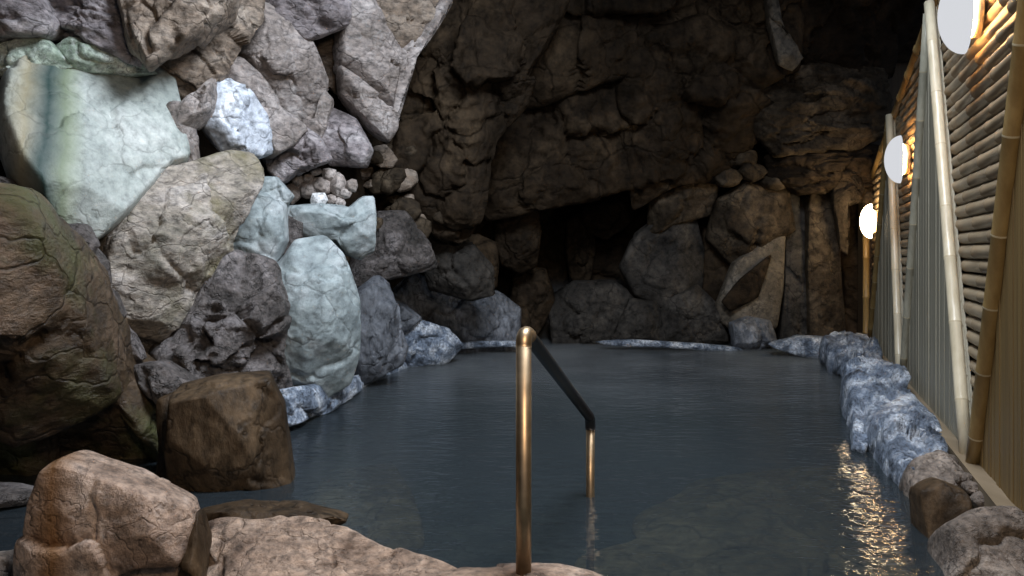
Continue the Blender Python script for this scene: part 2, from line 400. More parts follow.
R([(358,-30),(430,-30),(446,6),(424,38),(402,58),(384,32),(364,-5)], 6.55, 'tan', 'brown-grey smooth rock at the top edge left of the dark cave roof', th=.3, tilt=(.4,0), amp=.04)
R([(446,-10),(450,12),(428,40),(408,62),(404,100),(394,136),(386,142),(392,110),(398,76),(400,52),(420,34)], 6.5, 'grey', 'thin light ridge of rock dividing the grey faces from the dark cave', th=.14, tilt=(.3,0), amp=.03, cell=.06, facets=3)
R([(250,160),(256,178),(240,212),(220,258),(198,300),(168,345),(150,360),(130,332),(98,284),(108,236),(140,196),(166,174),(200,164),(226,158)], 4.85, 'beige', 'big slanting beige-grey rock with olive patches below the pale slab', th=.36, tilt=(.45,.1), e=.45, amp=.05, cell=.14, freq=2.2, clip=(.78,.96))
R([(236,256),(266,268),(276,300),(272,350),(284,386),(222,388),(170,382),(158,352),(196,304),(220,262)], 5.0, 'rough', 'rough dark grey boulder left of the big pale-blue boulder', th=.36, tilt=(.4,0), amp=.10, cell=.2)
R([(240,206),(262,194),(284,206),(285,240),(270,272),(250,272),(232,256),(227,225)], 5.45, 'pale', 'pale blue-grey faceted block right of the slanting beige rock', th=.24, amp=.03, cell=.12)
R([(250,178),(276,178),(292,196),(284,208),(262,198),(248,196)], 5.6, 'pale', 'small flat grey-blue stone left of the gravel pocket', th=.14, amp=.03)
R([(284,208),(320,206),(354,208),(358,198),(371,198),(373,215),(371,250),(358,257),(345,253),(334,240),(304,238),(290,230)], 5.95, 'pale', 'horizontal pale turquoise block jutting out under the gravel pocket', th=.26, e=.4, tilt=(.25,0), amp=.03, cell=.10)
R([(284,214),(304,224),(300,246),(276,272),(270,250),(278,234)], 5.75, 'rough', 'narrow dark stone between the faceted block and the turquoise block', th=.16)
R([(298,246),(325,241),(341,258),(353,300),(353,350),(345,376),(320,392),(300,388),(280,372),(267,332),(269,286)], 5.45, 'pale', 'big pale-blue boulder with a smooth face standing at the water', th=.36, tilt=(.35,.1), e=.5, amp=.03, cell=.12, freq=1.8)
R([(352,300),(378,279),(386,285),(393,320),(401,346),(396,362),(360,382),(349,352)], 6.6, 'darkblue', 'pointed dark blue-grey rock right of the big pale-blue boulder', th=.3, tilt=(.6,0), amp=.05, strata=(1,0,.2,2))
R([(268,392),(300,388),(330,386),(347,376),(352,390),(328,410),(287,426),(274,416)], 5.4, 'crust', 'white-crusted low rock at the waterline under the pale-blue boulder', th=.2, tilt=(1.8,-.4), amp=.05)
R([(340,386),(352,376),(398,359),(406,366),(378,382),(350,395)], 7.0, 'crust', 'thin whitish rock shelf along the water right of the crusted rock', th=.14, tilt=(2.5,0), amp=.03)
R([(394,322),(415,319),(445,329),(457,345),(442,362),(408,366),(398,346)], 7.8, 'crust', 'low whitish rock where the left bank meets the far water', th=.25, tilt=(.6,0), amp=.05)
R([(356,258),(374,240),(378,214),(402,214),(426,244),(432,266),(402,274),(374,280),(350,286)], 7.2, 'rough', 'grey-brown sloping rock behind the turquoise block', th=.3, tilt=(.4,0))
R([(428,228),(450,229),(472,245),(490,266),(492,292),(470,298),(432,288),(424,262)], 8.0, 'cavegrey', 'rounded dim grey boulder in the cave mouth left of the handrail', th=.35)
R([(384,276),(400,272),(440,284),(492,294),(512,308),(510,352),(456,354),(402,334),(386,304)], 8.9, 'darkblue', 'long dark slab-like rock low behind the whitish bank rock', th=.4, tilt=(.2,0))
R([(370,300),(392,296),(420,318),(400,335),(388,322)], 7.6, 'darkblue', 'small dark rock tucked behind the pointed blue-grey rock', th=.25)
# big dark overhanging boulder, lower left
R([(-80,206),(8,212),(24,216),(44,228),(76,268),(106,316),(136,374),(166,404),(182,440),(184,494),(120,502),(50,490),(-80,494)], 4.0, 'olive',
  'huge olive-brown overhanging boulder filling the lower left edge', th=.5, tilt=(.15,.55), e=.4, amp=.08, cell=.20, freq=1.8, level=6, clip=(.78,.96), grow=1.0)
R([(-30,170),(10,180),(30,205),(10,210),(-30,208)], 4.2, 'rough', 'small dark rock at the left edge between pale slab and olive boulder', th=.2)
for i, (pts, lab) in enumerate([
    ([(64,224),(86,226),(96,244),(90,258),(70,242)], 'topmost small stone in the crack under the pale slab'),
    ([(92,246),(106,262),(108,284),(98,280),(88,262)], 'second small stone down the crack left of the beige rock'),
    ([(100,284),(114,292),(124,318),(112,314),(102,300)], 'third small dark stone down the crack beside the beige rock'),
    ([(118,318),(132,334),(144,358),(134,360),(120,338)], 'lowest small stone in the crack beside the olive boulder')]):
    R(pts, 3.95+.10*i, 'rough', lab, th=.12, name='wedged_stone', cat='stone')
R([(138,366),(164,362),(196,384),(188,402),(166,406),(146,384)], 4.25, 'rough', 'glistening dark rock above the gap beside the square wet rock', th=.2, amp=.08)
R([(160,402),(180,394),(184,440),(182,494),(158,494),(164,440)], 3.95, 'wetbrown', 'narrow dark wet rock left of the square wet rock', th=.16)
R([(176,396),(215,386),(266,381),(280,410),(290,480),(276,494),(225,500),(178,494),(172,440)], 3.85, 'wetbrown', 'square wet brown rock standing at the water edge, left', th=.28, e=.34, tilt=(.1,.1), amp=.02, cell=.08, freq=1.2, clip=(.8,.96))
R([(-60,488),(10,488),(36,494),(32,502),(-60,503)], 3.5, 'rough', 'low wet ledge under the olive boulder at the left edge', th=.2)
# pebble pocket
PB = [(292,194,9,8),(307,190,9,8),(322,186,9,8),(318,200,8,7),(338,184,8,9),(329,174,7,6),(316,172,5,4),(331,200,5,5),(340,203,6,5),(345,193,6,5),(299,180,6,5),(352,186,5,6),(309,178,5,4)]
for i, (x, y, a, b_) in enumerate(PB):
    pts = [(x+a*1.2*math.cos(t)*random.Random(i*9+k).uniform(.75,1.15), y+b_*1.2*math.sin(t)*random.Random(i*5+k).uniform(.75,1.15)) for k, t in enumerate([j*math.pi/4 for j in range(8)])]
    if i == 3: R(pts, 5.95, 'white', 'white round pebble in the gravel pocket', th=.07, e=.9, facets=0, amp=.005, cell=.01, name='pebble', cat='pebble')
    else: R(pts, 6.05, 'pebble', 'brown-grey pebble packed in the gravel pocket above the turquoise block', th=.08, e=.8, facets=2, amp=.01, cell=.03, name='pebble', cat='pebble', group='brown-grey pebbles in the gravel pocket')
# rough brown rubble right of it
rr = random.Random(12)
for i in range(34):
    x = rr.uniform(362, 452); y = rr.uniform(150, 232)
    if x > 420 and y > 215: continue
    a = rr.uniform(7, 17); b_ = a*rr.uniform(.45,.9); ro = rr.uniform(-.8,.2)
    pts = []
    for j in range(8):
        t = j*math.pi/4; k = rr.uniform(.8,1.15)
        ex, ey = a*math.cos(t)*k, b_*math.sin(t)*k
        pts.append((x+ex*math.cos(ro)-ey*math.sin(ro), y+ex*math.sin(ro)+ey*math.cos(ro)))
    R(pts, 7.05+rr.uniform(-.15,.2)+(x-360)*.006, 'cavetan' if i % 3 else 'tan', 'broken brown stone in the rough slope right of the gravel pocket', th=.13, facets=6, amp=.04, cell=.08,
      name='broken_stone', cat='stone', group='broken brown stones right of the gravel pocket', level=4)

# ================================================================== CAVE BACK ROCKS
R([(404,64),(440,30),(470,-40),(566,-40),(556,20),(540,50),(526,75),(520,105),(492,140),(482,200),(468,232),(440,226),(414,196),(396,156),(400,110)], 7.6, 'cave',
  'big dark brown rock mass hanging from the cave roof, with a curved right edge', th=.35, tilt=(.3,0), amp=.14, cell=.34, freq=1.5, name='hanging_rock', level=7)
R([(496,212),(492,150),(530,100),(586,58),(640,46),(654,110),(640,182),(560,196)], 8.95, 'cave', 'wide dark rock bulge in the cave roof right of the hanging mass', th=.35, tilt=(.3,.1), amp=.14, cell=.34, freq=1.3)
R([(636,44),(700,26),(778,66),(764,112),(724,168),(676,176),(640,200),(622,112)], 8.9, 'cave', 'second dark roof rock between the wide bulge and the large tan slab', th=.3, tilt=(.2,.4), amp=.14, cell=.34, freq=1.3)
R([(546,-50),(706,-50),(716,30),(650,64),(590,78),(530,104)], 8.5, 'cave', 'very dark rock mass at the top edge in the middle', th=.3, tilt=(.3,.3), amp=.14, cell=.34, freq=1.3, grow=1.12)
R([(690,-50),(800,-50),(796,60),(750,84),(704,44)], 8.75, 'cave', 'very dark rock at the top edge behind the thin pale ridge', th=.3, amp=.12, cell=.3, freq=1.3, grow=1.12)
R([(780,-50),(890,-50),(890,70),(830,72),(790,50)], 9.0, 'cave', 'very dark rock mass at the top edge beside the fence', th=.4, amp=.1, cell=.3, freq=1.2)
R([(764,-30),(772,-30),(778,20),(788,44),(802,54),(792,68),(778,62),(768,24)], 8.3, 'palecave', 'thin pale ridge of rock running down from the cave roof', th=.15, amp=.04)
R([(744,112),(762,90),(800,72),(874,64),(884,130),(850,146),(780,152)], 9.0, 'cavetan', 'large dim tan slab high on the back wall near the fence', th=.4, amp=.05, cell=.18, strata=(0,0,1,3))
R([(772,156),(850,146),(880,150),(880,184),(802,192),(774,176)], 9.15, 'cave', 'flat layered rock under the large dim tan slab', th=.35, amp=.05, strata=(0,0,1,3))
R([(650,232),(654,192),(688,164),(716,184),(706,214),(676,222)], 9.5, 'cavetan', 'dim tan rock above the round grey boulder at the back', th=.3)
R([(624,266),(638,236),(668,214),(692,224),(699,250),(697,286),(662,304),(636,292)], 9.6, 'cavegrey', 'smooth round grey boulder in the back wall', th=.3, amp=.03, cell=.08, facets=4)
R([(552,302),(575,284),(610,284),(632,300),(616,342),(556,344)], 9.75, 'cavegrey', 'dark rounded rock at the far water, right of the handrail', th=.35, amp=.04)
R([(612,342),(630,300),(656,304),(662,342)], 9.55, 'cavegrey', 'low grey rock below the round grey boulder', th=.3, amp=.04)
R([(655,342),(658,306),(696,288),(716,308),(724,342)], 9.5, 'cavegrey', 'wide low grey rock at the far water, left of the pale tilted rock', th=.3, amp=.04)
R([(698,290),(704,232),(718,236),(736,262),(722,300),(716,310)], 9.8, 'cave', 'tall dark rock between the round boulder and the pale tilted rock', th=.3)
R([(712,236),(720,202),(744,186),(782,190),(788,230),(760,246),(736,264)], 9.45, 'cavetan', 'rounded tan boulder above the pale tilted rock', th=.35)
R([(720,302),(734,266),(760,246),(781,238),(779,290),(773,324),(736,328),(724,318)], 9.35, 'palecave', 'pale tilted rock with a triangular hollow painted in as dark shade', th=.22, amp=.02, cell=.04, facets=3, name='tilted_rock')
_hr = bpy.context.scene.objects[-1] if False else [o for o in C.objects if o.name == 'tilted_rock'][0]
hol_shade = R([(724,300),(740,280),(770,256),(757,296),(732,309)], 9.14, 'cave', None, th=.05, amp=.01, cell=.02, facets=2, name='hollow_shade_patch')  # dark patch laid on the rock to paint the shade of its hollow
hol_shade.location = hol_shade.location - _hr.location; hol_shade.parent = _hr; hol_shade['label'] = 'dark patch painted as the shade of a triangular hollow'
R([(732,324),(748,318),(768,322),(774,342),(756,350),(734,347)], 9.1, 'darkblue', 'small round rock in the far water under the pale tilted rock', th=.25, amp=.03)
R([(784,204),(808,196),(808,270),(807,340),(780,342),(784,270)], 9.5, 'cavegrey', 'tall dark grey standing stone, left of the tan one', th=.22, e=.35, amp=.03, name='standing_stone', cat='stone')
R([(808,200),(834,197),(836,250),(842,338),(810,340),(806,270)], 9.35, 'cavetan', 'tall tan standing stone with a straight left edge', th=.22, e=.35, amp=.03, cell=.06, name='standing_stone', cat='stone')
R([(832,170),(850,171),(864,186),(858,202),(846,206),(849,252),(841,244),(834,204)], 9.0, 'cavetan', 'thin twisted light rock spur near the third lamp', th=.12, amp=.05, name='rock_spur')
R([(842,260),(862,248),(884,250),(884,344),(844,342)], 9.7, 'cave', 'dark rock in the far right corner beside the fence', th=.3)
for i, (x, y, a, b_) in enumerate([(728,178,13,9),(752,172,12,8),(776,182,13,9),(800,182,12,9),(822,184,12,9),(700,150,15,10),(848,188,10,10),(868,200,9,12),(740,158,16,9)]):
    pts = [(x+a*math.cos(t)*rr.uniform(.85,1.15), y+b_*math.sin(t)*rr.uniform(.85,1.15)) for t in [j*math.pi/4 for j in range(8)]]
    R(pts, 9.2, 'cavetan', 'dim tan fist-shaped rock in the row across the back wall', th=.22, name='broken_stone', cat='stone', group='dim tan rocks in a row on the back wall')
for i, (x, y, a, b_) in enumerate([(520,232,22,44),(478,262,22,30),(530,300,22,36),(580,250,16,34),(606,214,26,22)]):
    pts = [(x+a*math.cos(t)*rr.uniform(.8,1.1), y+b_*math.sin(t)*rr.uniform(.8,1.1)) for t in [j*math.pi/4 for j in range(8)]]
    R(pts, [9.3,8.9,9.8,10.6,10.4][i], 'cave', ['dark upright rock right of the hanging mass', 'dark rock above the rounded grey boulder', 'dark rock at the far water behind the handrail top', 'narrow rock deep in the dark hollow', 'blunt rock at the upper right of the dark hollow'][i], th=.3)
# mineral crust where the far wall meets the water
R([(452,343),(480,341),(526,341),(528,346),(490,347),(452,349)], 8.7, 'crust', 'thin white crust on the far waterline left of the handrail', th=.1, amp=.01, cell=.02, name='mineral_crust', cat='crust', facets=1)
R([(604,341),(640,340),(690,343),(736,347),(734,352),(690,349),(640,346),(604,346)], 9.0, 'crust', 'thin white crust on the far waterline right of the handrail', th=.1, amp=.01, cell=.02, name='mineral_crust', cat='crust', facets=1)
R([(770,344),(800,336),(828,338),(834,350),(824,362),(792,354)], 8.5, 'crust', 'low whitish rock where the far bank meets the right ledge', th=.25, amp=.05)

# ================================================================== RIGHT LEDGE ROCKS
R([(822,348),(842,339),(864,344),(878,362),(880,382),(856,386),(838,370)], 7.4, 'crust', 'farthest rock on the right ledge, blue-white daylight glare in its colour', th=.25, tilt=(.2,-3.2), amp=.08, cell=.2, freq=4)  # whitish colour of these ledge rocks paints in daylight glare
R([(844,380),(862,372),(886,376),(902,392),(906,408),(894,428),(870,438),(852,422),(844,398)], 5.45, 'crust', 'second rock from the far end of the right ledge, blue-white daylight glare in its colour', th=.25, tilt=(.2,-2.3), amp=.09, cell=.2, freq=4)
R([(852,420),(868,424),(872,440),(864,454),(852,448)], 4.55, 'crust', 'small pale knob of rock jutting into the water from the ledge', th=.12, tilt=(0,-1), amp=.04)
R([(866,434),(884,418),(908,410),(928,430),(944,460),(934,490),(912,490),(890,468)], 4.3, 'crust', 'long rock in the middle of the right ledge, grey-white daylight glare in its colour', th=.22, tilt=(.2,-1.8), amp=.08, cell=.16, freq=4)
R([(900,484),(930,476),(955,474),(974,492),(962,508),(924,508)], 3.7, 'ledge', 'brown-grey knobbly rock behind the smooth brown post-like rock', th=.2, amp=.06, tilt=(.2,-1.3))
R([(918,494),(938,484),(958,492),(962,520),(958,610),(930,610),(922,550)], 3.15, 'wetbrown', 'smooth brown upright rock at the water on the right ledge', th=.2, e=.4, amp=.03)
R([(944,534),(968,520),(1000,518),(1060,560),(1060,640),(940,640),(946,570)], 2.75, 'ledge', 'large mottled grey rock in the bottom right corner', th=.25, tilt=(0,-.2), amp=.06)
for i, (x, y, s) in enumerate([(962,478,9),(972,488,9),(984,500,10),(950,466,8)]):
    pts = [(x+s*math.cos(t)*rr.uniform(.85,1.15), y+s*.7*math.sin(t)*rr.uniform(.85,1.15)) for t in [j*math.pi/4 for j in range(8)]]
    R(pts, 3.5-.1*i if i < 3 else 3.8, 'ledge', 'fist-sized brown stone between the ledge rocks and the fence sill', th=.06, name='ledge_stone', cat='stone', group='fist-sized stones along the fence sill', level=4)

# ================================================================== FOREGROUND
R([(56,462),(74,454),(110,466),(152,482),(192,502),(197,516),(192,548),(176,620),(30,620),(36,540),(46,490)], 2.65, 'foreG',
  'large brown boulder with an orange-brown left side in the lower left foreground', th=.2, e=.3, amp=.03, cell=.10, freq=2.2, level=6, clip=(.84,.97), grow=1.0)
R([(178,524),(198,516),(204,540),(206,610),(172,610)], 2.65, 'wetbrown', 'dark rock in the gap between the two foreground rocks', th=.12, amp=.04)
R([(192,540),(204,528),(250,530),(320,526),(362,536),(402,553),(452,572),(500,600),(500,660),(186,660)], 2.55, 'fore',
  'long pinkish-brown speckled rock along the bottom edge', th=.13, e=.3, tilt=(-.05,-.4), amp=.03, cell=.08, freq=3, level=6, clip=(.86,.98), grow=1.0)
R([(420,578),(452,571),(560,570),(600,577),(640,592),(640,660),(420,660)], 2.42, 'fore', 'flat speckled rock at the foot of the handrail', th=.1, e=.3, amp=.02, cell=.05, level=6, clip=(.88,.98), grow=1.0)
R([(192,514),(240,504),(300,508),(345,520),(310,534),(220,530)], 3.0, 'wetbrown', 'flat wet dark rock behind the pinkish-brown rock', th=.2, amp=.03)
R([(-30,560),(18,552),(44,560),(40,610),(-30,610)], 2.75, 'ledge', 'pale wet stone in the bottom left corner', th=.15)

# ================================================================== POOL BED, WATER
def grid(name, x0, x1, y0, y1, nx, ny, fz, mat, kind=None):
    xs = np.linspace(x0, x1, nx); ys = np.linspace(y0, y1, ny)
    X, Y = np.meshgrid(xs, ys, indexing='ij'); fl = np.stack([X.ravel(), Y.ravel(), np.zeros(X.size)], 1)
    fl[:,2] = fz(fl)
    fs = [[i*ny+j, (i+1)*ny+j, (i+1)*ny+j+1, i*ny+j+1] for i in range(nx-1) for j in range(ny-1)]
    o = mesh_from(name, fl, fs, mat)
    if kind: tag(o, kind=kind)
    return o
def bedz(p):
    near = np.clip((2.9-p[:,1])/.5, 0, 1); s = near*near*(3-2*near)
    return -.95+.16*fbm(p*1.3, 4, 4) + s*(.55)+np.clip((1.6-p[:,1])/.3, 0, 1)*.3
grid('floor', -4.2, 5.2, -1.6, 11.6, 160, 220, bedz, M['bed'], 'structure')
R([(640,524),(700,490),(800,474),(880,478),(900,520),(800,548),(660,552)], 4.6, 'under', 'broad pale flat rock lying under the water on the right', th=.14, tilt=(0,-1.9), e=.5, amp=.03, cell=.06, name='submerged_rock')
R([(585,566),(640,548),(760,546),(900,548),(920,600),(760,640),(600,620)], 3.6, 'under', 'brown submerged step at the bottom right of the pool', th=.12, tilt=(0,-1.3), e=.5, amp=.03, cell=.08, name='submerged_rock')
R([(300,520),(330,480),(390,470),(410,500),(420,540),(400,560),(330,545)], 5.4, 'under', 'dim submerged rock behind the pinkish-brown foreground rock', th=.14, tilt=(0,-1.8), amp=.03, name='submerged_rock')

def water_mat():
    m = bpy.data.materials.new('hot spring water'); nt, nd, lk = nodes(m)
    out = N(nt, 'ShaderNodeOutputMaterial')
    g = N(nt, 'ShaderNodeNewGeometry'); mp = N(nt, 'ShaderNodeMapping'); mp.inputs['Scale'].default_value = (1.0, 2.2, 1.0)
    lk.new(g.outputs['Position'], mp.inputs[0])
    n1 = N(nt, 'ShaderNodeTexNoise', Scale=8.0, Detail=3.0, Roughness=.5); lk.new(mp.outputs[0], n1.inputs['Vector'])
    n2 = N(nt, 'ShaderNodeTexNoise', Scale=1.6, Detail=1.0); lk.new(g.outputs['Position'], n2.inputs['Vector'])
    b1 = N(nt, 'ShaderNodeBump', Strength=.42, Distance=.03); lk.new(n1.outputs[0], b1.inputs['Height'])
    b2 = N(nt, 'ShaderNodeBump', Strength=.5, Distance=.05); lk.new(n2.outputs[0], b2.inputs['Height']); lk.new(b1.outputs[0], b2.inputs['Normal'])
    fr = N(nt, 'ShaderNodeFresnel', IOR=1.33); lk.new(b2.outputs[0], fr.inputs['Normal'])
    tr = N(nt, 'ShaderNodeBsdfTransparent'); tr.inputs[0].default_value = (.62,.66,.62,1)
    df = N(nt, 'ShaderNodeBsdfDiffuse'); df.inputs[0].default_value = (.040,.052,.062,1)
    gl = N(nt, 'ShaderNodeBsdfGlossy', Roughness=.10); lk.new(b2.outputs[0], gl.inputs['Normal'])
    m1 = N(nt, 'ShaderNodeMixShader'); m1.inputs[0].default_value = .45; lk.new(tr.outputs[0], m1.inputs[1]); lk.new(df.outputs[0], m1.inputs[2])
    m2 = N(nt, 'ShaderNodeMixShader'); lk.new(fr.outputs[0], m2.inputs[0]); lk.new(m1.outputs[0], m2.inputs[1]); lk.new(gl.outputs[0], m2.inputs[2])
    lk.new(m2.outputs[0], out.inputs[0]); return m
M['water'] = water_mat()
wt = grid('pool_water', -3.6, 3.9, 1.9, 10.6, 60, 60, lambda p: p[:,2]*0, M['water'])
tag(wt, 'dark blue-grey steaming hot spring water filling the cave pool', 'water')

# ================================================================== FENCE
K = .3555; X0 = .911
ND = np.array([-1.0, K, 0]); ND /= np.linalg.norm(ND)          # towards the pool
def wl(s, z, out=0.0):
    return np.array([X0+K*s, s, z]) + ND*out

def tube(bm_v, bm_f, p0, p1, r, seg=10, rings=(), rr_=1.12, cap=True, wob=0.0, rnd=None):
    p0 = np.array(p0, float); p1 = np.array(p1, float); ax = p1-p0; L = np.linalg.norm(ax); ax /= L
    a = np.cross(ax, [0,0,1.0]);
    if np.linalg.norm(a) < .1: a = np.cross(ax, [1.0,0,0])
    a /= np.linalg.norm(a); b = np.cross(ax, a)
    ts = [0.0, L]; rad = {0.0: r, L: r}
    for t in rings:
        for dt, k in ((-.012, 1.0), (-.004, rr_), (.004, rr_), (.012, 1.0)):
            if 0 < t+dt < L: ts.append(t+dt); rad[t+dt] = r*k
    ts = sorted(set(ts)); base = len(bm_v)
    for i, t in enumerate(ts):
        for k in range(seg):
            q = 2*math.pi*k/seg
            bm_v.append(tuple(p0+ax*t+(a*math.cos(q)+b*math.sin(q))*rad[t]))
    for i in range(len(ts)-1):
        for k in range(seg):
            k2 = (k+1) % seg
            bm_f.append([base+i*seg+k, base+i*seg+k2, base+(i+1)*seg+k2, base+(i+1)*seg+k])
    if cap:
        bm_f.append([base+k for k in range(seg)][::-1]); e = base+(len(ts)-1)*seg; bm_f.append([e+k for k in range(seg)])

def roofz(s): return 2.67-.172*(s-4.94)

# backing wall and end wall
def boxm(name, corners, mat, parent=None):
    f = [[0,1,2,3],[7,6,5,4],[0,4,5,1],[1,5,6,2],[2,6,7,3],[3,7,4,0]]
    return mesh_from(name, corners, f, mat, False, parent)
def wallbox(name, s0, s1, z0a, z0b, z1a, z1b, o0, o1, mat, parent=None):
    """box lying along the fence: from s0 to s1, bottom z0, top z1 (at each end), between two offsets"""
    c = [wl(s0,z0a,o0), wl(s1,z0b,o0), wl(s1,z1b,o0), wl(s0,z1a,o0), wl(s0,z0a,o1), wl(s1,z0b,o1), wl(s1,z1b,o1), wl(s0,z1a,o1)]
    return boxm(name, c, mat, parent)
tag(wallbox('wall_right', 1.0, 9.15, -.9, -.9, roofz(1.0), roofz(9.15), -.22, -.06, M['dark']), kind='structure')
c = [(4.10,9.32,-.5),(7.2,9.6,-.5),(7.2,9.6,5.2),(4.10,9.32,5.2),(4.10,9.44,-.5),(7.2,9.72,-.5),(7.2,9.72,5.2),(4.10,9.44,5.2)]
tag(boxm('wall_far', c, M['dark']), kind='structure')
tag(wallbox('trim_1', 1.0, 9.15, -.9, -.9, .13, .13, -.06, .13, M['sill']), kind='structure')
v, f = [], []
tube(v, f, wl(1.0, roofz(1.0), .02), wl(9.15, roofz(9.15), .02), .045, 10, [.5*i for i in range(1,16)])
tag(mesh_from('trim_2', v, f, M['polegold']), kind='structure')
v, f = [], []
tube(v, f, wl(9.0, -.2, .10), wl(9.0, 1.62, .10), .035, 12, [.4,.8,1.25])
tag(mesh_from('trim_4', v, f, M['polegold']), kind='structure')
# dark soffit above the fence top, leaning back outwards
cs = [wl(1.0,roofz(1.0)+.03,.03), wl(9.15,roofz(9.15)+.03,.03), wl(9.15,roofz(9.15)+.03,-1.4), wl(1.0,roofz(1.0)+.03,-1.4)]
tag(boxm('trim_3', [q for q in cs]+[q+np.array([0,0,.08]) for q in cs], M['dark']), kind='structure')

cr_ = random.Random(5)
def canes(s0, s1, label):
    t = empty('bamboo_screen', tuple(wl((s0+s1)/2, .13)))
    v, f = [], []; z = .17; i = 0
    while z < roofz(s0)-.03:
        zz = z
        se = s1
        if zz > roofz(s1)-.03: se = min(s1, s0+(roofz(s0)-.03-zz)/.172)
        if se > s0+.1:
            st = cr_.uniform(0,.4)
            tube(v, f, wl(s0, zz, .0), wl(se, zz, .0), .0355+cr_.uniform(-.003,.003), 12, [st+.42*k for k in range(8)], 1.10)
        z += .072; i += 1
    o = mesh_from('horizontal_canes', np.array(v)-np.array(t.location), f, M['cane'], True, t)
    tag(t, label, 'bamboo screen'); return t
canes(2.75, 4.85, 'horizontal bamboo cane screen behind the nearest lamp')
canes(4.86, 6.9, 'horizontal bamboo cane screen behind the middle lamp')
canes(6.91, 9.12, 'horizontal bamboo cane screen behind the farthest lamp')

def panel(s_lo, s_hi, apex_s, apex_z, zb, label, slat, m_near, m_far, r_near=.027, r_far=.027, near_ext=0.0, smin=None):
    """A-shaped panel of narrow vertical boards with a bamboo pole along each slanting edge."""
    t = empty('boarded_panel', tuple(wl((s_lo+s_hi)/2, zb, .05)))
    L = np.array(t.location)
    v, f = [], []; w = .052
    s = smin if smin is not None else s_lo
    def top(q):
        if q < apex_s: return zb+(apex_z-zb)*(q-s_lo)/(apex_s-s_lo)
        return zb+(apex_z-zb)*(s_hi-q)/(s_hi-apex_s)
    while s < s_hi-.01:
        e = min(s+w-.0035, s_hi)
        za, zc = max(zb+.001, top(s)), max(zb+.001, top(e))
        o1 = .062+cr_.uniform(-.003,.003)
        c = [wl(s,zb,.040), wl(e,zb,.040), wl(e,zc,.040), wl(s,za,.040), wl(s,zb,o1), wl(e,zb,o1), wl(e,zc,o1), wl(s,za,o1)]
        b = len(v); v += [tuple(q-L) for q in c]
        f += [[b+k for k in q] for q in ([0,1,2,3],[7,6,5,4],[0,4,5,1],[1,5,6,2],[2,6,7,3],[3,7,4,0])]
        s += w
    # thin backing so the joints read dark
    b = len(v); c = [wl(max(s_lo,smin or s_lo),zb,.030), wl(s_hi,zb,.030), wl(apex_s,apex_z,.030), wl(max(s_lo,smin or s_lo),zb,.042), wl(s_hi,zb,.042), wl(apex_s,apex_z,.042)]
    v += [tuple(q-L) for q in c]; f += [[b,b+1,b+2],[b+5,b+4,b+3],[b,b+3,b+4,b+1],[b+1,b+4,b+5,b+2],[b+2,b+5,b+3,b]]
    mesh_from('vertical_boards', v, f, M[slat], False, t)
    def pole(a, b_, m, r):
        v, f = [], []
        LL = np.linalg.norm(np.array(b_)-np.array(a)); st = cr_.uniform(.1,.3)
        rings = []; k = st
        while k < LL-.03: rings.append(k); k += cr_.uniform(.3,.42)
        tube(v, f, np.array(a)-L, np.array(b_)-L, r, 14, rings, 1.06)
        o = mesh_from('bamboo_pole', v, f, M[m], True, t); o.data.materials.append(M['node'])
        ax = (np.array(b_)-np.array(a))/LL; a0 = np.array(a)-L
        for pl in o.data.polygons:
            q = (np.array(pl.center)-a0)@ax
            if any(abs(q-k) < .006 for k in rings): pl.material_index = 1
    if smin is None: pole(wl(s_lo,zb-.02,.08), wl(apex_s-.02,apex_z+.02,.08), m_near, r_near)
    pole(wl(s_hi,zb-.02,.08), wl(apex_s+.03,apex_z-.03,.08), m_far, r_far)
    tag(t, label, 'fence panel'); return t
panel(1.2, 3.67, 2.44, 2.72, .13, 'golden brown A-shaped board panel at the right edge of the photo', 'slatgold', 'polegold', 'polegold', r_far=.034, smin=1.5)
panel(3.82, 6.10, 4.90, 2.62, .13, 'grey A-shaped board panel between the nearest and the middle lamp', 'slat', 'pole', 'polegrey', r_near=.030)
panel(6.26, 8.80, 7.00, 2.29, .13, 'grey A-shaped board panel between the middle and the farthest lamp', 'slat', 'pole', 'polegold', r_near=.030)

# ------------------------------------------------------------------ lamps
def lamp(s, z, r, label, sm='shade'):
    c0 = wl(s, z, .045)
    t = empty('wall_lamp', tuple(c0))
    a = ND; b = np.array([K, 1.0, 0]); b /= np.linalg.norm(b); up = np.array([0,0,1.0])
    def lathe(prof, seg=48):
        v, f = [], []
        for (o_, q) in prof:
            for k in range(seg):
                w = 2*math.pi*k/seg; v.append(tuple(a*o_+(b*math.cos(w)+up*math.sin(w))*q))
        for i in range(len(prof)-1):
            for k in range(seg):
                k2 = (k+1) % seg; f.append([i*seg+k, i*seg+k2, (i+1)*seg+k2, (i+1)*seg+k])
        return v, f
    v, f = lathe([(0,.001),(0,r*.62),(.03,r*.62),(.03,.001)]); mesh_from('backplate', v, f, M['rimmetal'], True, t)
    v, f = lathe([(.03,r*.60),(.044,r*.68),(.052,r*.60),(.044,r*.52),(.03,r*.60)]); mesh_from('glowing_bulb_ring', v, f, M['ring'], True, t)
    prof = [(.055,.001),(.055,r*.97)]+[(.055+math.sin(q)*r*.62, math.cos(q)*r) for q in [i*math.pi/2/14 for i in range(15)]]
    prof[-1] = (prof[-1][0], .001)
    v, f = lathe(prof); mesh_from('lamp_shade', v, f, M[sm], True, t)
    tag(t, label, 'wall lamp'); return t
lamp(3.72, 2.23, .188, 'nearest and largest white dome lamp, cut by the top edge')
lamp(6.05, 1.815, .182, 'middle white dome lamp of the three on the bamboo fence')
lamp(8.36, 1.435, .182, 'farthest and smallest white dome lamp on the bamboo fence', 'shadehot')

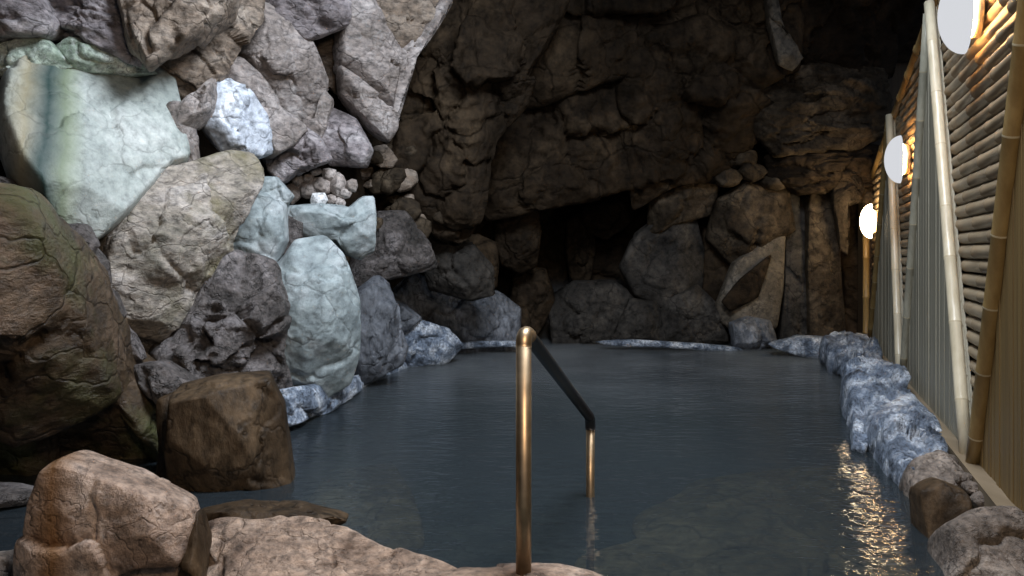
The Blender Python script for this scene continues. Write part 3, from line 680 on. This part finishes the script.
# ================================================================== HANDRAIL
t = empty('handrail', (.045, 2.4, .17)); L = np.array(t.location)
A0 = np.array([.035, 2.4, .12]); A1 = np.array([.035, 2.4, .825])
B0 = np.array([.354, 3.6, -.40]); B1 = np.array([.354, 3.6, .325])
v, f = [], []; tube(v, f, A0-L, A1-L, .0235, 24, [.22], 1.03); mesh_from('near_post', v, f, M['brass'], True, t)
v, f = [], []; tube(v, f, B0-L, B1-L, .0195, 20, []); fp = mesh_from('far_post', v, f, M['brass'], True, t)
# elbow
def arc_tube(pts, r, name, mat, parent, seg=18):
    v, f = [], []; pts = [np.array(p) for p in pts]
    for i, p in enumerate(pts):
        d = pts[min(i+1, len(pts)-1)]-pts[max(i-1,0)]; d /= np.linalg.norm(d)
        a = np.cross(d, [1.0,0,0]); a /= np.linalg.norm(a); b = np.cross(d, a)
        for k in range(seg):
            q = 2*math.pi*k/seg; v.append(tuple(p+(a*math.cos(q)+b*math.sin(q))*r))
    for i in range(len(pts)-1):
        for k in range(seg):
            k2 = (k+1) % seg; f.append([i*seg+k, i*seg+k2, (i+1)*seg+k2, (i+1)*seg+k])
    f.append(list(range(seg))); e = (len(pts)-1)*seg; f.append([e+k for k in range(seg)][::-1])
    return mesh_from(name, v, f, mat, True, parent)
dirb = (B1-A1); dirb /= np.linalg.norm(dirb)
def bez(a, b, c, n=10): return [(1-q)**2*a+2*q*(1-q)*b+q*q*c for q in [i/n for i in range(n+1)]]
top = A1+np.array([0,0,.045])
arc_tube([p-L for p in bez(A1-np.array([0,0,.01]), top, top+dirb*.07, 10)], .0245, 'elbow', M['brass'], t)
barend = B1+np.array([0,0,.03])
st = top+dirb*.065
arc_tube([p-L for p in [st, st*.5+(barend-dirb*.03)*.5, barend-dirb*.03]], .0225, 'rail_bar', M['blackpipe'], t)
arc_tube([p-L for p in bez(barend-dirb*.035, barend, B1-np.array([0,0,.02]), 8)], .0235, 'lower_elbow', M['blackpipe'], t)
tag(t, 'worn brass handrail with black sloping bar, standing at the pool edge', 'handrail')

# ================================================================== STEAM
def steam():
    m = bpy.data.materials.new('steam'); nt, nd, lk = nodes(m)
    out = N(nt, 'ShaderNodeOutputMaterial'); vs = N(nt, 'ShaderNodeVolumeScatter'); vs.inputs[0].default_value = (.80,.90,1.0,1)
    g = N(nt, 'ShaderNodeNewGeometry'); sx = N(nt, 'ShaderNodeSeparateXYZ'); lk.new(g.outputs['Position'], sx.inputs[0])
    r = ramp(nt, sx.outputs[2], [(0, (1,1,1)), (.25, (.5,.5,.5)), (.8, (0,0,0))], 'EASE')
    n = N(nt, 'ShaderNodeTexNoise', Scale=.9, Detail=3.0); lk.new(g.outputs['Position'], n.inputs['Vector'])
    r2 = ramp(nt, n.outputs[0], [(.35, (.25,.25,.25)), (.65, (1,1,1))])
    a = N(nt, 'ShaderNodeMath', operation='MULTIPLY'); lk.new(r.outputs[0], a.inputs[0]); lk.new(r2.outputs[0], a.inputs[1])
    mr = N(nt, 'ShaderNodeMapRange'); mr.inputs[1].default_value = 5.3; mr.inputs[2].default_value = 8.5; lk.new(sx.outputs[1], mr.inputs[0])
    a9 = N(nt, 'ShaderNodeMath', operation='MULTIPLY'); lk.new(a.outputs[0], a9.inputs[0]); lk.new(mr.outputs[0], a9.inputs[1]); a = a9
    b = N(nt, 'ShaderNodeMath', operation='MULTIPLY'); b.inputs[1].default_value = 2.0; lk.new(a.outputs[0], b.inputs[0])
    lk.new(b.outputs[0], vs.inputs['Density']); lk.new(vs.outputs[0], out.inputs['Volume'])
    return m
M['steam'] = steam()
cz = [(-3.0,2.55,.02),(1.9,2.55,.02),(4.4,9.6,.02),(-1.2,10.2,.02)]
o = boxm('steam', [*cz]+[(x,y,.9) for x,y,z in cz], M['steam'])
tag(o, 'thin bluish steam drifting low over the far water', 'steam', kind='stuff')

# ================================================================== LIGHT
def area(name, loc, target, size, power, col, sy=None, spread=math.pi):
    l = bpy.data.lights.new(name, 'AREA'); l.energy = power; l.spread = spread; l.color = col; l.size = size
    if sy: l.shape = 'RECTANGLE'; l.size_y = sy
    o = bpy.data.objects.new(name, l); link(o); o.location = loc
    o.rotation_euler = (Vector(target)-Vector(loc)).to_track_quat('-Z', 'Y').to_euler()
    o.visible_camera = True
    return o
area('daylight_opening', (.8, 3.0, 4.3), (-.7, 5.2, .3), 1.9, 215, (.84,.91,1.0), 1.4, spread=2.4)
area('warm_fill_light', (.5, .3, 2.2), (-.5, 2.8, .1), .5, 42, (1.0,.77,.54))  # unseen warm fill, added out of view to brighten the foreground rocks

w = bpy.data.worlds.new('World'); sc.world = w; w.use_nodes = True
w.node_tree.nodes['Background'].inputs[0].default_value = (.55,.68,.9,1)
w.node_tree.nodes['Background'].inputs[1].default_value = .22

# ================================================================== CAMERA
cam = bpy.data.cameras.new('camera'); co = bpy.data.objects.new('camera', cam); link(co)
cam.sensor_width = 36; cam.lens = 28.0; cam.shift_y = -(288-HZ)/1024.0
co.location = (0,0,EYE); co.rotation_euler = (math.pi/2, 0, 0)
cam.clip_end = 100
sc.camera = co
vs = sc.view_settings
vs.view_transform = 'Standard'; vs.look = 'None'; vs.gamma = 1; vs.use_curve_mapping = False; vs.exposure = 0
